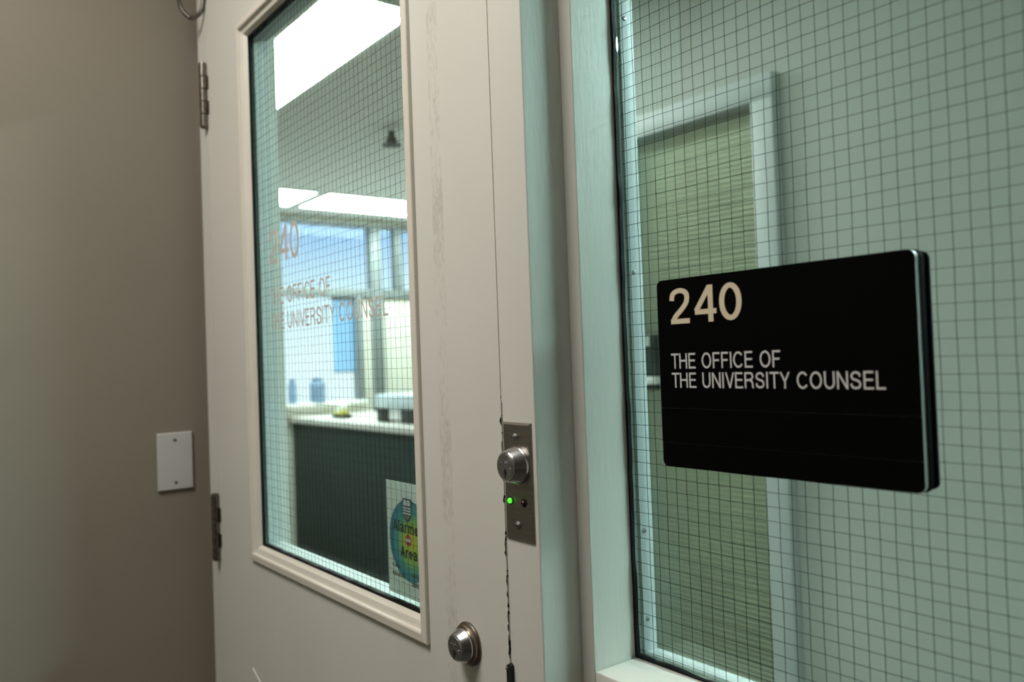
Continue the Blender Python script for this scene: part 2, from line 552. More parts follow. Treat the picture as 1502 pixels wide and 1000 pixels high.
def wire_net(name, x0, x1, z0, z1, y, ox, oz, g, parent, seed, p=0.0127, r=0.00021):
    """half-inch welded wire net inside a pane; slightly wavy like the real thing"""
    rnd = random.Random(seed)
    bm = bmesh.new()
    def strand(a, b, nseg):
        pts = []
        n = (b-a).normalized().cross(Vector((0, 1, 0)))
        ph, ph2 = rnd.uniform(0, 6.28), rnd.uniform(0, 6.28)
        for i in range(nseg+1):
            t = i/nseg
            L = (b-a).length*t
            w = 0.00022*math.sin(L*70+ph)+0.00022*math.sin(L*23+ph2)
            pts.append(a.lerp(b, t)+n*w)
        bm_tube(bm, pts, r, 4)
    cg, sg = math.cos(g), math.sin(g)
    def P(a, b):
        return Vector((ox+a*cg-b*sg, y, oz+a*sg+b*cg))
    k0, k1 = math.ceil((x0-ox)/p)+1, math.floor((x1-ox)/p)-1
    j0, j1 = math.ceil((z0-oz)/p)+1, math.floor((z1-oz)/p)-1
    if k0*p+ox-x0 > p*0.9+0.004:
        k0 -= 1
    for k in range(k0, k1+1):
        strand(P(k*p, z0-oz+0.001), P(k*p, z1-oz-0.001), 60)
    for j in range(j0-1, j1+1):
        strand(P(x0-ox+0.001, j*p), P(x1-ox-0.001, j*p), 36)
    o = from_bm(name, bm, 'wire', parent)
    o['kind'] = 'stuff'
    return o

# ------------------------------------------------------------------ key dimensions (metres)
YF = -0.1124                 # corridor face of door and frame
XC = -0.0905                 # gap on the lock side
XH = -0.9880                 # gap on the hinge side
XA, XS = -0.038, -0.0212     # the two arrises of the mullion
YS = -0.063                  # stepped-back face beside the fixed pane
YI = 0.030                   # office face of the wall
CEIL = 2.70
ZSILL = 1.1925
ZHEAD = 2.26
XR = 0.74                    # right edge of the fixed pane
XW = -1.075                  # end wall of the corridor

# ------------------------------------------------------------------ setting: shell
struct(box('floor', -5.8, 4.1, -2.2, 3.8, -0.1, 0, 'floor'), 'dark grey carpeted floor')
struct(box('ceiling', -5.8, 4.1, -2.2, 3.8, CEIL, CEIL+0.1, 'ceil'), 'pale ceiling over the corridor and the office')
struct(box('wall_left', XW-0.12, XW, -2.05, -0.100, 0, CEIL, 'tan'), 'tan painted end wall with the blank plate')
struct(box('wall_back', XW-0.12, 4.0, -2.17, -2.05, 0, CEIL, 'corr_wall'), 'corridor wall opposite the door')
struct(box('wall_right', 4.0, 4.1, -2.17, 3.7, 0, CEIL, 'int_wall'), 'wall closing the corridor and office on the right')
# the wall that holds the door
struct(box('wall_front', -5.6, -1.0365, -0.1, YI, 0, CEIL, 'tan'), 'wall beside the hinge jamb')
struct(box('wall_above', -1.0365, XR+0.05, -0.1, YI, ZHEAD+0.05, CEIL, 'corr_wall'), 'wall above the door head')
struct(box('wall_beside', XR+0.05, 4.0, -0.1, YI, 0, CEIL, 'corr_wall'), 'wall to the right of the fixed pane')
# office walls
YW = 1.40
XE = -1.75
bm = bmesh.new()
WX0, WX1, WZ0, WZ1 = -1.347, -0.840, 0.40, 2.200      # opening for the blind
bm_box(bm, XE, WX0, YW, YW+0.12, 0, CEIL)
bm_box(bm, WX1, 0.12, YW, YW+0.12, 0, CEIL)
bm_box(bm, WX0, WX1, YW, YW+0.12, WZ1, CEIL)
bm_box(bm, WX0, WX1, YW, YW+0.12, 0, WZ0)
bm_box(bm, WX0, WX1, YW+0.10, YW+0.12, WZ0, WZ1)
struct(from_bm('wall_inner', bm, 'vest_wall', recalc=False), 'pale yellow office wall facing the fixed pane')
struct(box('wall_return', XE, XE+0.12, YW+0.12, 3.6, 0, CEIL, 'int_wall'), 'office wall running back beside the counter')
struct(box('wall_added_recess', 0.0, 0.12, YW+0.12, 3.6, 0, CEIL, 'vest_wall'), 'unseen wall of an added recess, turning back beyond the inner wall')  # recess added out of view so its lamp gives wall_inner no direct light
struct(box('wall_added_recess_rear', 0.12, 4.0, 3.0, 3.12, 0, CEIL, 'vest_wall'), 'rear wall of the added, unseen recess')  # closes the added recess
struct(box('wall_rear', -5.6, XE+0.12, 3.6, 3.7, 0, CEIL, 'int_wall'), 'rear wall of the office behind the counter')

# ------------------------------------------------------------------ door frame and fixed pane
jamb = bmesh.new()
bm_prism_z(jamb, [(-1.0365, YF), (XH-0.002, YF), (XH-0.002, -0.066), (XH+0.003, -0.066), (XH+0.003, 0.0225), (-1.0365, 0.0225)], 0, ZHEAD+0.05)
j = from_bm('trim_1', jamb, 'frame')
struct(j, 'cream door jamb on the hinge side')
head = box('trim_2', XH-0.002, XC, YF, 0.0225, ZHEAD-0.02, ZHEAD+0.05, 'frame')
struct(head, 'cream door head')
mull = bmesh.new()
def arris(pts, r=0.0016):
    """soften the convex corners given as (x, y, flag)"""
    out = []
    n = len(pts)
    for i, (x, y, fl) in enumerate(pts):
        if not fl:
            out.append((x, y))
            continue
        p, a, b = Vector((x, y)), Vector(pts[i-1][:2]), Vector(pts[(i+1) % n][:2])
        u, v = (a-p).normalized(), (b-p).normalized()
        for t in (0, .25, .5, .75, 1):
            q = p+u*r*(1-t)**2+v*r*t**2
            out.append((q.x, q.y))
    return out
bm_prism_z(mull, arris([(XC, YF, 1), (XA, YF, 1), (XA, YS, 0), (XS, YS, 1), (XS, 0.0225, 0), (XC, 0.0225, 0), (XC-0.014, 0.0225, 0), (XC-0.014, -0.066, 0), (XC, -0.066, 0)]), 0, ZHEAD+0.05)
m_ = from_bm('trim_3', mull, 'frame', smooth=True)
struct(m_, 'cream stepped post between the door and the fixed pane')

gf = box('gap_seal', XC-0.0015, XC-0.0001, YF+0.0009, YF+0.006, 1.455, 2.2, 'frame', m_)
gf2 = box('gap_seal', XC-0.0015, XC-0.0001, YF+0.0030, YF+0.008, 0.02, 1.455, 'frame', m_)

win = empty('window_1', ((XS+XR)/2, 0, 0))
struct(win, 'fixed wired-glass pane beside the door')
bm = bmesh.new()
prof = [(YS, ZSILL-0.002), (YS-0.0, ZSILL-0.03)]
bm_box(bm, XS, XR, YS, 0.0225, 0, ZSILL, 0.0022, 2)
from_bm('bottom_rail', bm, 'frame', win, smooth=True)
box('side_rail', XR, XR+0.05, YF, 0.0225, 0, ZHEAD+0.05, 'frame', win, 0.002)
box('head_rail', XS, XR, YS, 0.0225, ZHEAD-0.02, ZHEAD+0.05, 'frame', win, 0.002)
pane = box('glass_pane', XS+0.001, XR-0.001, -0.003, 0.003, ZSILL+0.001, ZHEAD-0.021, 'glass', win)
wire_net('wire_mesh', XS+0.001, XR-0.001, ZSILL+0.001, ZHEAD-0.021, 0.0, 0.0, 1.65586, -0.0047, pane, 3, r=0.00027)
# black glazing rubber, its inner edge a little ragged
def gasket(name, x0, x1, z0, z1, ya, yb, w, parent, seed, amp=0.0012):
    rnd = random.Random(seed)
    def side(p0, p1, inward):
        bm = bmesh.new()
        n = 90
        rows = []
        for i in range(n+1):
            t = i/n
            q = p0.lerp(p1, t)
            ww = w + amp*(math.sin(t*31+seed)*0.4+math.sin(t*83+seed*2)*0.35+rnd.uniform(-.35, .35))
            inn = q+inward*ww
            rows.append([bm.verts.new((q.x, ya, q.y)), bm.verts.new((inn.x, ya-0.0005, inn.y)),
                         bm.verts.new((inn.x, yb, inn.y)), bm.verts.new((q.x, yb, q.y))])
        for a, b in zip(rows, rows[1:]):
            for k in range(4):
                bm.faces.new((a[k], a[(k+1) % 4], b[(k+1) % 4], b[k]))
        bm.faces.new(rows[0][::-1])
        bm.faces.new(rows[-1])
        return from_bm(name, bm, 'rubber', parent)
    V2 = Vector
    side(V2((x0, z0)), V2((x0, z1)), V2((1, 0)))
    side(V2((x1, z0)), V2((x1, z1)), V2((-1, 0)))
    side(V2((x0+w*.9, z0)), V2((x1-w*.9, z0)), V2((0, 1)))
    side(V2((x0+w*.9, z1)), V2((x1-w*.9, z1)), V2((0, -1)))
gasket('rubber_gasket', XS, XR, ZSILL, ZHEAD-0.02, -0.0072, -0.0031, 0.0030, win, 1)
# white stops on the office side, screwed on
SD = 0.0035
stops = []
stops.append(box('glazing_stop', XS, XS+SD, 0.0033, 0.0222, ZSILL, ZHEAD-0.02, 'stop', win, 0.0006))
stops.append(box('glazing_stop', XS+SD, XR-SD, 0.0033, 0.0222, ZSILL, ZSILL+SD, 'stop', win, 0.0006))
stops.append(box('glazing_stop', XR-SD, XR, 0.0033, 0.0222, ZSILL, ZHEAD-0.02, 'stop', win, 0.0006))
def screw_x(x, y, z, r, parent):
    """countersunk screw whose head faces +x"""
    bm = bmesh.new()
    bm_lathe_y(bm, 0, 0, [(0, -0.0003), (r*0.35, -0.0003), (r*0.4, -0.0009), (r*0.8, -0.0007), (r, 0.0), (r, 0.0004), (0, 0.0004)], 20)
    bmesh.ops.rotate(bm, cent=(0, 0, 0), matrix=Matrix.Rotation(math.radians(90), 3, 'Z'), verts=bm.verts[:])
    bmesh.ops.translate(bm, vec=(x, y, z), verts=bm.verts[:])
    s = from_bm('screw', bm, 'chrome', parent, smooth=True)
    return s
for z in (1.847, 1.5836, 1.3178, 1.2281):
    screw_x(XS+SD+0.0004, 0.0095, z, 0.0026, stops[0])

# ------------------------------------------------------------------ door
door = empty('door_1', ((XH+XC)/2, -0.09, 0))
struct(door, 'cream painted door with a tall wired-glass light')
LX0, LX1, LZ0, LZ1 = -0.815, -0.2440, 1.1735, 2.089     # outer edge of the glazing beads
DX0, DX1, DZ1 = XH+0.0004, XC-0.0016, ZHEAD-0.023
YB = -0.0675
HO = 0.018                                              # hole is smaller than the bead frame
hx0, hx1, hz0, hz1 = LX0+HO, LX1-HO, LZ0+HO, LZ1-HO
bm = bmesh.new()
def ringbox(bm, ox0, ox1, oz0, oz1, ix0, ix1, iz0, iz1, y0, y1):
    O = [(ox0, oz0), (ox1, oz0), (ox1, oz1), (ox0, oz1)]
    I = [(ix0, iz0), (ix1, iz0), (ix1, iz1), (ix0, iz1)]
    f = lambda L, y: [bm.verts.new((x, y, z)) for x, z in L]
    of, ob, jf, jb = f(O, y0), f(O, y1), f(I, y0), f(I, y1)
    for i in range(4):
        k = (i+1) % 4
        bm.faces.new((of[i], of[k], jf[k], jf[i]))
        bm.faces.new((ob[k], ob[i], jb[i], jb[k]))
        bm.faces.new((of[k], of[i], ob[i], ob[k]))
        bm.faces.new((jf[i], jf[k], jb[k], jb[i]))
ringbox(bm, DX0, DX1, 0.008, DZ1, hx0, hx1, hz0, hz1, YF, YB)
from_bm('door_slab', bm, 'door', door)
YG = -0.098
# stepped bead on the corridor side
ring_sides('glazing_bead', LX0, LX1, LZ0, LZ1,
           [(0.0006, YF+0.0002), (0.0006, YF-0.0042), (0.0016, YF-0.0052), (0.0105, YF-0.0058), (0.0125, YF-0.0050),
            (0.0135, YF-0.0010), (0.0215, YF+0.0012), (0.0225, YF+0.0022), (0.0262, YG-0.0065), (0.0262, YG-0.0034), (0.0006, YG-0.0034)], 'bead', door)
GX0, GX1, GZ0, GZ1 = LX0+0.0262, LX1-0.0262, LZ0+0.0262, LZ1-0.0262
# bead on the office side
ring_sides('inner_bead', LX0, LX1, LZ0, LZ1,
           [(0.0185, YG+0.0034), (0.0285, YG+0.0034), (0.0285, YB-0.004), (0.0185, YB-0.0015)], 'stop', door)
dpane = box('glass_pane', LX0+0.019, LX1-0.019, YG-0.003, YG+0.003, LZ0+0.019, LZ1-0.019, 'glass', door)
wire_net('wire_mesh', LX0+0.019, LX1-0.019, LZ0+0.019, LZ1-0.019, YG, -0.3008, 1.4030, 0.003, dpane, 8)
gasket('rubber_gasket', GX0, GX1, GZ0, GZ1, YG-0.0068, YG-0.0031, 0.0045, door, 5)
# lettering on the pane
lettering('number_lettering', '240', -0.729, -0.6075, 1.6655, 1.7220, YG-0.0031, 0.0002, 'vinyl', dpane, 0.125)
lettering('name_lettering', 'THE OFFICE OF', -0.729, -0.503, 1.5985, 1.6255, YG-0.0031, 0.0002, 'vinyl', dpane, 0.125)
lettering('name_lettering', 'THE UNIVERSITY COUNSEL', -0.729, -0.337, 1.5585, 1.5850, YG-0.0031, 0.0002, 'vinyl', dpane, 0.125)

# hinges
def hinge(z0, z1):
    h = box('hinge', XH-0.0010, XH+0.0002, YF-0.004, YF+0.03, z0+0.001, z1-0.001, 'hinge', door)
    n = 5
    cy = YF-0.0065
    cx = XH-0.0015
    for i in range(n):
        a = z0+(z1-z0)*i/n+0.0004
        b = z0+(z1-z0)*(i+1)/n-0.0004
        bm = bmesh.new()
        bm_tube(bm, [(cx, cy, a), (cx, cy, a+0.0006), (cx, cy, b-0.0006), (cx, cy, b)], lambda k: 0.0068 if k in (0, 3) else 0.0075, 16)
        # each knuckle wraps into the leaf on alternate sides
        s = 1 if i % 2 else -1
        bm_box(bm, min(cx, cx+s*0.013), max(cx, cx+s*0.013), YF-0.0022, YF-0.0002, a, b)
        from_bm('knuckle', bm, 'hinge', h, smooth=True)
    bm = bmesh.new()
    for zz, d in ((z1, 1), (z0, -1)):
        bm_tube(bm, [(cx, cy, zz-0.0003*d), (cx, cy, zz+0.0022*d), (cx, cy, zz+0.0036*d)], lambda k: (0.0070, 0.0066, 0.0035)[k], 16)
    from_bm('hinge_pin', bm, 'hinge', h, smooth=True)
hinge(1.955, 2.074)
hinge(1.1445, 1.2635)

# key cylinder on the door
def cylinder_parts(cx, cz, y, parent, r0, r1, h, rosette, mat_face='chrome_dark'):
    if rosette:
        lathe_y('rosette', cx, cz, [(0, y), (rosette, y), (rosette, y-0.0018), (rosette-0.0016, y-0.0036), (r0+0.002, y-0.0044), (r0+0.002, y-0.001), (0, y-0.001)], 'hinge', parent, 48)
        lathe_y('ring', cx, cz, [(r0-0.002, y-0.002), (r0+0.0028, y-0.002), (r0+0.0028, y-0.0055), (r0+0.0014, y-0.0068), (r0-0.002, y-0.0068)], 'bronze', parent, 48)
        y -= 0.0060
    body = lathe_y('collar', cx, cz, [(0, y), (r0, y), (r0, y-0.003), (r0-0.0006, y-0.0036), (r1+0.0012, y-h+0.001), (r1, y-h), (0, y-h)], 'chrome', parent, 56)
    face = lathe_y('key_face', cx, cz, [(0, y-h+0.0005), (r1-0.0012, y-h+0.0005), (r1-0.0016, y-h-0.0006), (0, y-h-0.0008)], mat_face, parent, 40)
    # keyhole, low on the face, and a worn stamped badge above it
    bm = bmesh.new()
    pts = [(cx+0.0022*math.cos(a), cz-0.0050+0.0030*math.sin(a)) for a in [i*math.pi/9 for i in range(18)]]
    bm_prism_y(bm, pts, y-h-0.0010, y-h-0.0004)
    bm_box(bm, cx-0.0008, cx+0.0008, y-h-0.0011, y-h-0.0004, cz-0.0105, cz-0.004)
    from_bm('keyhole', bm, 'hole', face)
    bm = bmesh.new()
    for k in range(5):
        u = (k-2)*0.0026
        bm_tube(bm, [(cx+u-0.0008, y-h-0.0009, cz+0.0025+0.001*math.sin(k*2)), (cx+u, y-h-0.0011, cz+0.0055), (cx+u+0.0010, y-h-0.0009, cz+0.0030-0.001*math.cos(k))], 0.00045, 5)
    bm_lathe_y(bm, cx+0.0078, cz-0.0015, [(0, y-h-0.0012), (0.0011, y-h-0.0010), (0.0012, y-h-0.0004)], 10)
    from_bm('stamping', bm, 'chrome', face, smooth=True)
    return y-h
lock = empty('deadbolt', (-0.1645, YF, 1.1950))
lock.parent = door
lock.location = WL[lock.name]-WL[door.name]
cylinder_parts(-0.1645, 1.1950, YF, lock, 0.0182, 0.0132, 0.0125, 0.0232)
# dark latch guard at the door edge, only its tip in view
bm = bmesh.new()
bm_prism_y(bm, [(XC-0.0035, 0.95), (XC+0.0062, 0.95), (XC+0.0052, 1.1935), (XC+0.002, 1.1955), (XC-0.002, 1.1925)], YF-0.0045, YF-0.0003)
from_bm('latch_guard', bm, 'dark_plastic', door)
lathe_y('rivet', XC-0.0005, 1.190, [(0, YF-0.0060), (0.0016, YF-0.0056), (0.0018, YF-0.0044), (0, YF-0.0044)], 'chrome', door, 12)
# flakes of missing paint along the lock edge, bare dark metal showing
rc = random.Random(11)
for zc, hh, ww in ((1.4365, .004, .0032), (1.4105, .0055, .0016), (1.3805, .005, .0020), (1.3570, .003, .0020), (1.3120, .0075, .0024), (1.3035, .003, .0034),
                   (1.2760, .005, .0016), (1.2625, .003, .0014), (1.2400, .006, .0018), (1.2290, .0035, .0022), (1.2140, .008, .0016), (1.2030, .004, .0024)):
    bm = bmesh.new()
    nL = 5
    left = [(XC-0.0016-ww*math.sin(math.pi*(i+.5)/nL)*rc.uniform(.55, 1), zc-hh+2*hh*i/(nL-1)) for i in range(nL)]
    right = [(XC-0.0014, zc+hh), (XC-0.0014, zc-hh)]
    bm_prism_y(bm, left+right, YF-0.0002, YF-0.0000)
    from_bm('paint_chip', bm, 'hole', door)
# pale scratch low on the door
bm = bmesh.new()
bm_tube(bm, catmull([(-0.831, YF-0.0003, 0.9785+0.006), (-0.818, YF-0.0003, 0.979), (-0.795, YF-0.0003, 0.9690), (-0.765, YF-0.0003, 0.950)]), 0.0009, 6)
from_bm('scratch', bm, 'paper', door)['label'] = 'pale curved scratch'

# ------------------------------------------------------------------ key switch on the post
PX0, PX1, PZ0, PZ1 = -0.0878, -0.0432, 1.3200, 1.4360
ks = empty('key_switch', ((PX0+PX1)/2, YF, PZ0))
tag(ks, 'stainless key switch plate with lit green lamp on the post beside the door', 'key switch')
bm = bmesh.new()
bz = 0.0022
O = [(PX0, PZ0), (PX1, PZ0), (PX1, PZ1), (PX0, PZ1)]
I = [(PX0+bz, PZ0+bz), (PX1-bz, PZ0+bz), (PX1-bz, PZ1-bz), (PX0+bz, PZ1-bz)]
b0 = [bm.verts.new((x, YF-0.0001, z)) for x, z in O]
b1 = [bm.verts.new((x, YF-0.0010, z)) for x, z in O]
b2 = [bm.verts.new((x, YF-0.0026, z)) for x, z in I]
for i in range(4):
    k = (i+1) % 4
    bm.faces.new((b0[i], b0[k], b1[k], b1[i]))
    bm.faces.new((b1[i], b1[k], b2[k], b2[i]))
bm.faces.new(b2)
bm.faces.new(b0[::-1])
from_bm('plate', bm, 'steel', ks)
YP = YF-0.0026
for z in (1.4215, 1.3355):
    sc = lathe_y('screw', -0.0672, z, [(0, YP-0.0024), (0.0022, YP-0.0021), (0.0037, YP-0.0010), (0.0040, YP+0.0002), (0, YP+0.0002)], 'chrome_dark', ks, 20)
    box('slot', -0.0672-0.0032, -0.0672+0.0032, YP-0.00245, YP-0.0015, z-0.0004, z+0.0004, 'hole', sc)
cyl = empty('cylinder', (-0.0645, YP, 1.3945))
cyl.parent = ks
cyl.location = WL[cyl.name]-WL[ks.name]
cylinder_parts(-0.0645, 1.3945, YP, cyl, 0.0184, 0.0138, 0.0148, 0)
for x, mname, lab in ((-0.0775, 'led_green', 'lit green lamp'), (-0.0560, 'led_red', 'unlit dark lamp')):
    ld = lathe_y('indicator_lamp', x, 1.3585, [(0, YP-0.0034), (0.0016, YP-0.0031), (0.0026, YP-0.0020), (0.0028, YP+0.0002), (0, YP+0.0002)], mname, ks, 18)
    ld['label'] = lab
    lathe_y('bezel', x, 1.3585, [(0.0028, YP+0.0002), (0.0028, YP-0.0006), (0.0040, YP-0.0006), (0.0042, YP+0.0002)], 'hole', ld, 20)

# ------------------------------------------------------------------ blank plate on the end wall
bp = empty('blank_wall_plate', (XW, -0.166, 1.271))
tag(bp, 'white blank cover plate with two screws on the tan end wall', 'wall plate')
bm = bmesh.new()
y0, y1, z0, z1 = -0.1985, -0.1338, 1.2712, 1.3800
bm_box(bm, XW, XW+0.006, y0, y1, z0, z1)
es = [e for e in bm.edges if all(abs(v.co.x-(XW+0.006)) < 1e-6 for v in e.verts)]
bmesh.ops.bevel(bm, geom=es, offset=0.0028, segments=4, affect='EDGES', profile=0.6)
from_bm('cover', bm, 'white_plastic', bp, smooth=True)
for z in (1.3658, 1.2849):
    s = screw_x(XW+0.0064, -0.1664, z, 0.0030, bp)
    s.data.materials[0] = MAT['hinge']

# ------------------------------------------------------------------ armoured cable loop by the hinge
dl = empty('door_cable_loop', (-1.0, YF, 2.15))
tag(dl, 'dark steel armoured cable hanging in a loop above the upper hinge', 'cable')
path = catmull([(-1.018, YF-0.012, 2.250), (-1.012, YF-0.032, 2.228), (-1.006, YF-0.041, 2.200), (-1.001, YF-0.038, 2.176), (-0.998, YF-0.023, 2.1615),
                (-0.990, YF-0.008, 2.172), (-0.981, YF-0.0045, 2.192), (-0.974, YF-0.0050, 2.215), (-0.962, YF-0.008, 2.250)], 24)
bm = bmesh.new()
bm_tube(bm, path, lambda i: 0.0041+0.0004*math.sin(i*2.1), 10)
from_bm('conduit', bm, 'cable', dl, smooth=True)
box('end_cap', -1.032, -1.004, YF-0.020, YF-0.0004, 2.248, 2.300, 'cable', dl, 0.002)
box('end_cap', -0.978, -0.946, YF-0.016, YF-0.0004, 2.204+0.044, 2.236, 'cable', dl, 0.002)

# ------------------------------------------------------------------ room sign on the fixed pane
SX0, SX1, SZ0, SZ1 = 0.0345, 0.2835, 1.3912, 1.5682
sg = empty('room_sign', ((SX0+SX1)/2, -0.008, SZ0))
tag(sg, 'black room sign numbered 240 fixed to the wired glass', 'sign')
bm = bmesh.new()
bm_prism_y(bm, rounded(SX0, SX1, SZ0, SZ1, 0.0062), -0.0138, -0.0088)
from_bm('panel_edge', bm, 'sign_edge', sg, smooth=True)['label'] = 'satin grey edge of the sign panel'
bm = bmesh.new()
bm_prism_y(bm, rounded(SX0+0.0004, SX1+0.0012, SZ0-0.0004, SZ1+0.0004, 0.0068), -0.0088, -0.0032)
from_bm('back_plate', bm, 'sign_black', sg, smooth=True)
bm = bmesh.new()
bm_prism_y(bm, rounded(SX0+0.001, SX1+0.0010, SZ0+0.0005, SZ1-0.0005, 0.006), 0.0034, 0.0060)
from_bm('rear_plate', bm, 'sign_black', sg)
# face: three strips with hairline joints
full = rounded(SX0, SX1, SZ0, SZ1, 0.0062)
def clip(pts, za, zb):
    out = []
    n = len(pts)
    for i in range(n):
        (ax, az), (bx, bz_) = pts[i], pts[(i+1) % n]
        def ins(z): return za <= z <= zb
        if ins(az): out.append((ax, az))
        cr = []
        for zc in (za, zb):
            if (az-zc)*(bz_-zc) < 0:
                t = (zc-az)/(bz_-az)
                cr.append((t, (ax+t*(bx-ax), zc)))
        for t, p in sorted(cr): out.append(p)
    return out
for za, zb in ((SZ0-1, 1.4139), (1.4142, 1.4465), (1.4468, SZ1+1)):
    bm = bmesh.new()
    bm_prism_y(bm, clip(full, za, zb), -0.0146, -0.0138)
    from_bm('face_strip', bm, 'sign_black', sg)
YT = -0.0146
lettering('number', '240', 0.0505, 0.1325, 1.5258, 1.5590, YT, 0.0006, 'letter_tan', sg, 0.138)
lettering('lettering', 'THE OFFICE OF', 0.0497, 0.1685, 1.4838, 1.4981, YT, 0.0004, 'letter_grey', sg, 0.12)
lettering('lettering', 'THE UNIVERSITY COUNSEL', 0.0497, 0.2580, 1.4660, 1.4800, YT, 0.0004, 'letter_grey', sg, 0.12)

# ------------------------------------------------------------------ alarm sticker behind the door glass
KX0, KX1, KZ0, KZ1 = -0.3717, -0.2600, 1.2065, 1.3492
YK = YG+0.0040
st = empty('alarm_sticker', ((KX0+KX1)/2, YK, KZ0))
tag(st, 'alarmed area sticker with a blue and yellow disc low on the door glass', 'sticker')
box('backing', KX0, KX1, YK-0.0003, YK, KZ0, KZ1, 'sticker', st)
yk = YK-0.0003
ccx, ccz, cr = -0.3150, 1.2780, 0.0505
bm = bmesh.new()
bm_prism_y(bm, [(ccx+cr*math.cos(2*math.pi*i/64), ccz+cr*math.sin(2*math.pi*i/64)) for i in range(64)], yk-0.0002, yk)
from_bm('disc', bm, 'disc', st)
yk -= 0.0002
def shield(x0, x1, z0, z1):
    c = (x0+x1)/2
    w = (x1-x0)/2
    pts = [(x0, z1), (x0, z0+(z1-z0)*0.42)]
    for i in range(1, 9):
        t = i/8
        pts.append((c-w*math.cos(t*math.pi/2), z0+(z1-z0)*0.42*(1-math.sin(t*math.pi/2)**1.0)))
    for i in range(7, -1, -1):
        t = i/8
        pts.append((c+w*math.cos(t*math.pi/2), z0+(z1-z0)*0.42*(1-math.sin(t*math.pi/2)**1.0)))
    pts += [(x1, z1)]
    return pts
bm = bmesh.new()
bm_prism_y(bm, shield(-0.3295, -0.3085, 1.3015, 1.3300), yk-0.0002, yk)
crest = from_bm('crest', bm, 'navy', st)
y2 = yk-0.0002
bm = bmesh.new()
bm_prism_y(bm, [(-0.3272+0.0, 1.3212), (-0.3108, 1.3212), (-0.3108, 1.3262), (-0.3135, 1.3285), (-0.3190, 1.3275), (-0.3245, 1.3285), (-0.3272, 1.3262)], y2-0.0002, y2)
for z in (1.3182, 1.3148, 1.3114):
    bm_box(bm, -0.3282, -0.3098, y2-0.0002, y2, z-0.0009, z+0.0009)
from_bm('crest_bands', bm, 'paper', crest)
bm = bmesh.new()
bm_prism_y(bm, [(-0.3265, 1.3090), (-0.3190, 1.3032), (-0.3115, 1.3090)], y2-0.0002, y2)
from_bm('crest_tip', bm, 'gold', crest)
lettering('lettering', 'Alarmed', -0.3555, -0.2820, 1.2868, 1.3010, yk, 0.0002, 'ink', st, 0.19)
lettering('lettering', 'Area', -0.3385, -0.2972, 1.2560, 1.2698, yk, 0.0002, 'ink', st, 0.19)
bm = bmesh.new()
bm_prism_y(bm, [(-0.3180+0.0072*math.cos(2*math.pi*i/32), 1.2785+0.0072*math.sin(2*math.pi*i/32)) for i in range(32)], yk-0.0002, yk)
ne = from_bm('no_entry_mark', bm, 'red', st)
box('bar', -0.3232, -0.3128, yk-0.0004, yk-0.0002, 1.2768, 1.2802, 'paper', ne)
lettering('lettering', 'CALL', -0.3600, -0.3400, 1.2405, 1.2450, yk, 0.0002, 'ink', st, 0.14)
lettering('lettering', '822-2222', -0.3600, -0.3280, 1.2300, 1.2345, yk, 0.0002, 'ink', st, 0.14)
lettering('lettering', 'SECURITY', -0.3130, -0.2720, 1.2345, 1.2392, yk, 0.0002, 'ink', st, 0.14)
lettering('lettering', 'SERVICES', -0.3130, -0.2720, 1.2235, 1.2282, yk, 0.0002, 'ink', st, 0.14)

# ------------------------------------------------------------------ office: window in the inner wall with blind
w2 = empty('window_2', ((WX0+WX1)/2, YW, WZ0))
struct(w2, 'white cased opening with an olive blind in the office wall')
CW = 0.072
YC = YW-0.040
for nm, a, b, c, d in (('casing', WX0-CW, WX0, WZ0, WZ1), ('casing', WX1, WX1+CW, WZ0, WZ1), ('casing', WX0-CW, WX1+CW, WZ1, WZ1+CW), ('sill', WX0-CW-.02, WX1+CW+.02, WZ0-0.05, WZ0)):
    box(nm, a, b, YC, YW-0.0002, c, d, 'casing', w2, 0.003)
bl = empty('window_blind', ((WX0+WX1)/2, YW+0.05, WZ0))
tag(bl, 'closed olive slatted blind in the white cased opening behind the fixed pane', 'blind')
box('headrail', WX0+0.008, WX1-0.004, YW+0.030, YW+0.060, WZ1-0.030, WZ1-0.004, 'blind', bl, 0.002)
box('bottom_rail', WX0+0.008, WX1-0.004, YW+0.02, YW+0.04, 0.410, 0.427, 'blind', bl, 0.002)
bm = bmesh.new()
hw = (WX1-WX0-0.012)/2
pr_ = []
for i in range(7):
    t = -1+2*i/6
    pr_.append((0.0075*t-0.0026*(1-t*t), -0.0088*t))
top = [[bm.verts.new((sx_*hw, y, z)) for y, z in pr_] for sx_ in (-1, 1)]
bot = [[bm.verts.new((sx_*hw, y+0.0006, z)) for y, z in pr_] for sx_ in (-1, 1)]
for i in range(6):
    bm.faces.new((top[0][i], top[1][i], top[1][i+1], top[0][i+1]))
    bm.faces.new((bot[0][i+1], bot[1][i+1], bot[1][i], bot[0][i]))
bmesh.ops.recalc_face_normals(bm, faces=bm.faces[:])
sme = bpy.data.meshes.new('slat')
bm.to_mesh(sme)
bm.free()
sme.materials.append(MAT['blind'])
for p in sme.polygons:
    p.use_smooth = True
z = 0.440
while z < WZ1-0.034:
    link(bpy.data.objects.new('slat', sme), bl, ((WX0+WX1)/2+0.002, YW+0.030, z))
    z += 0.0155
struct(box('trim_4', WX0, WX1, YW+0.0985, YW+0.0999, WZ0, WZ1, 'grey_metal'), 'grey panel behind the blind')
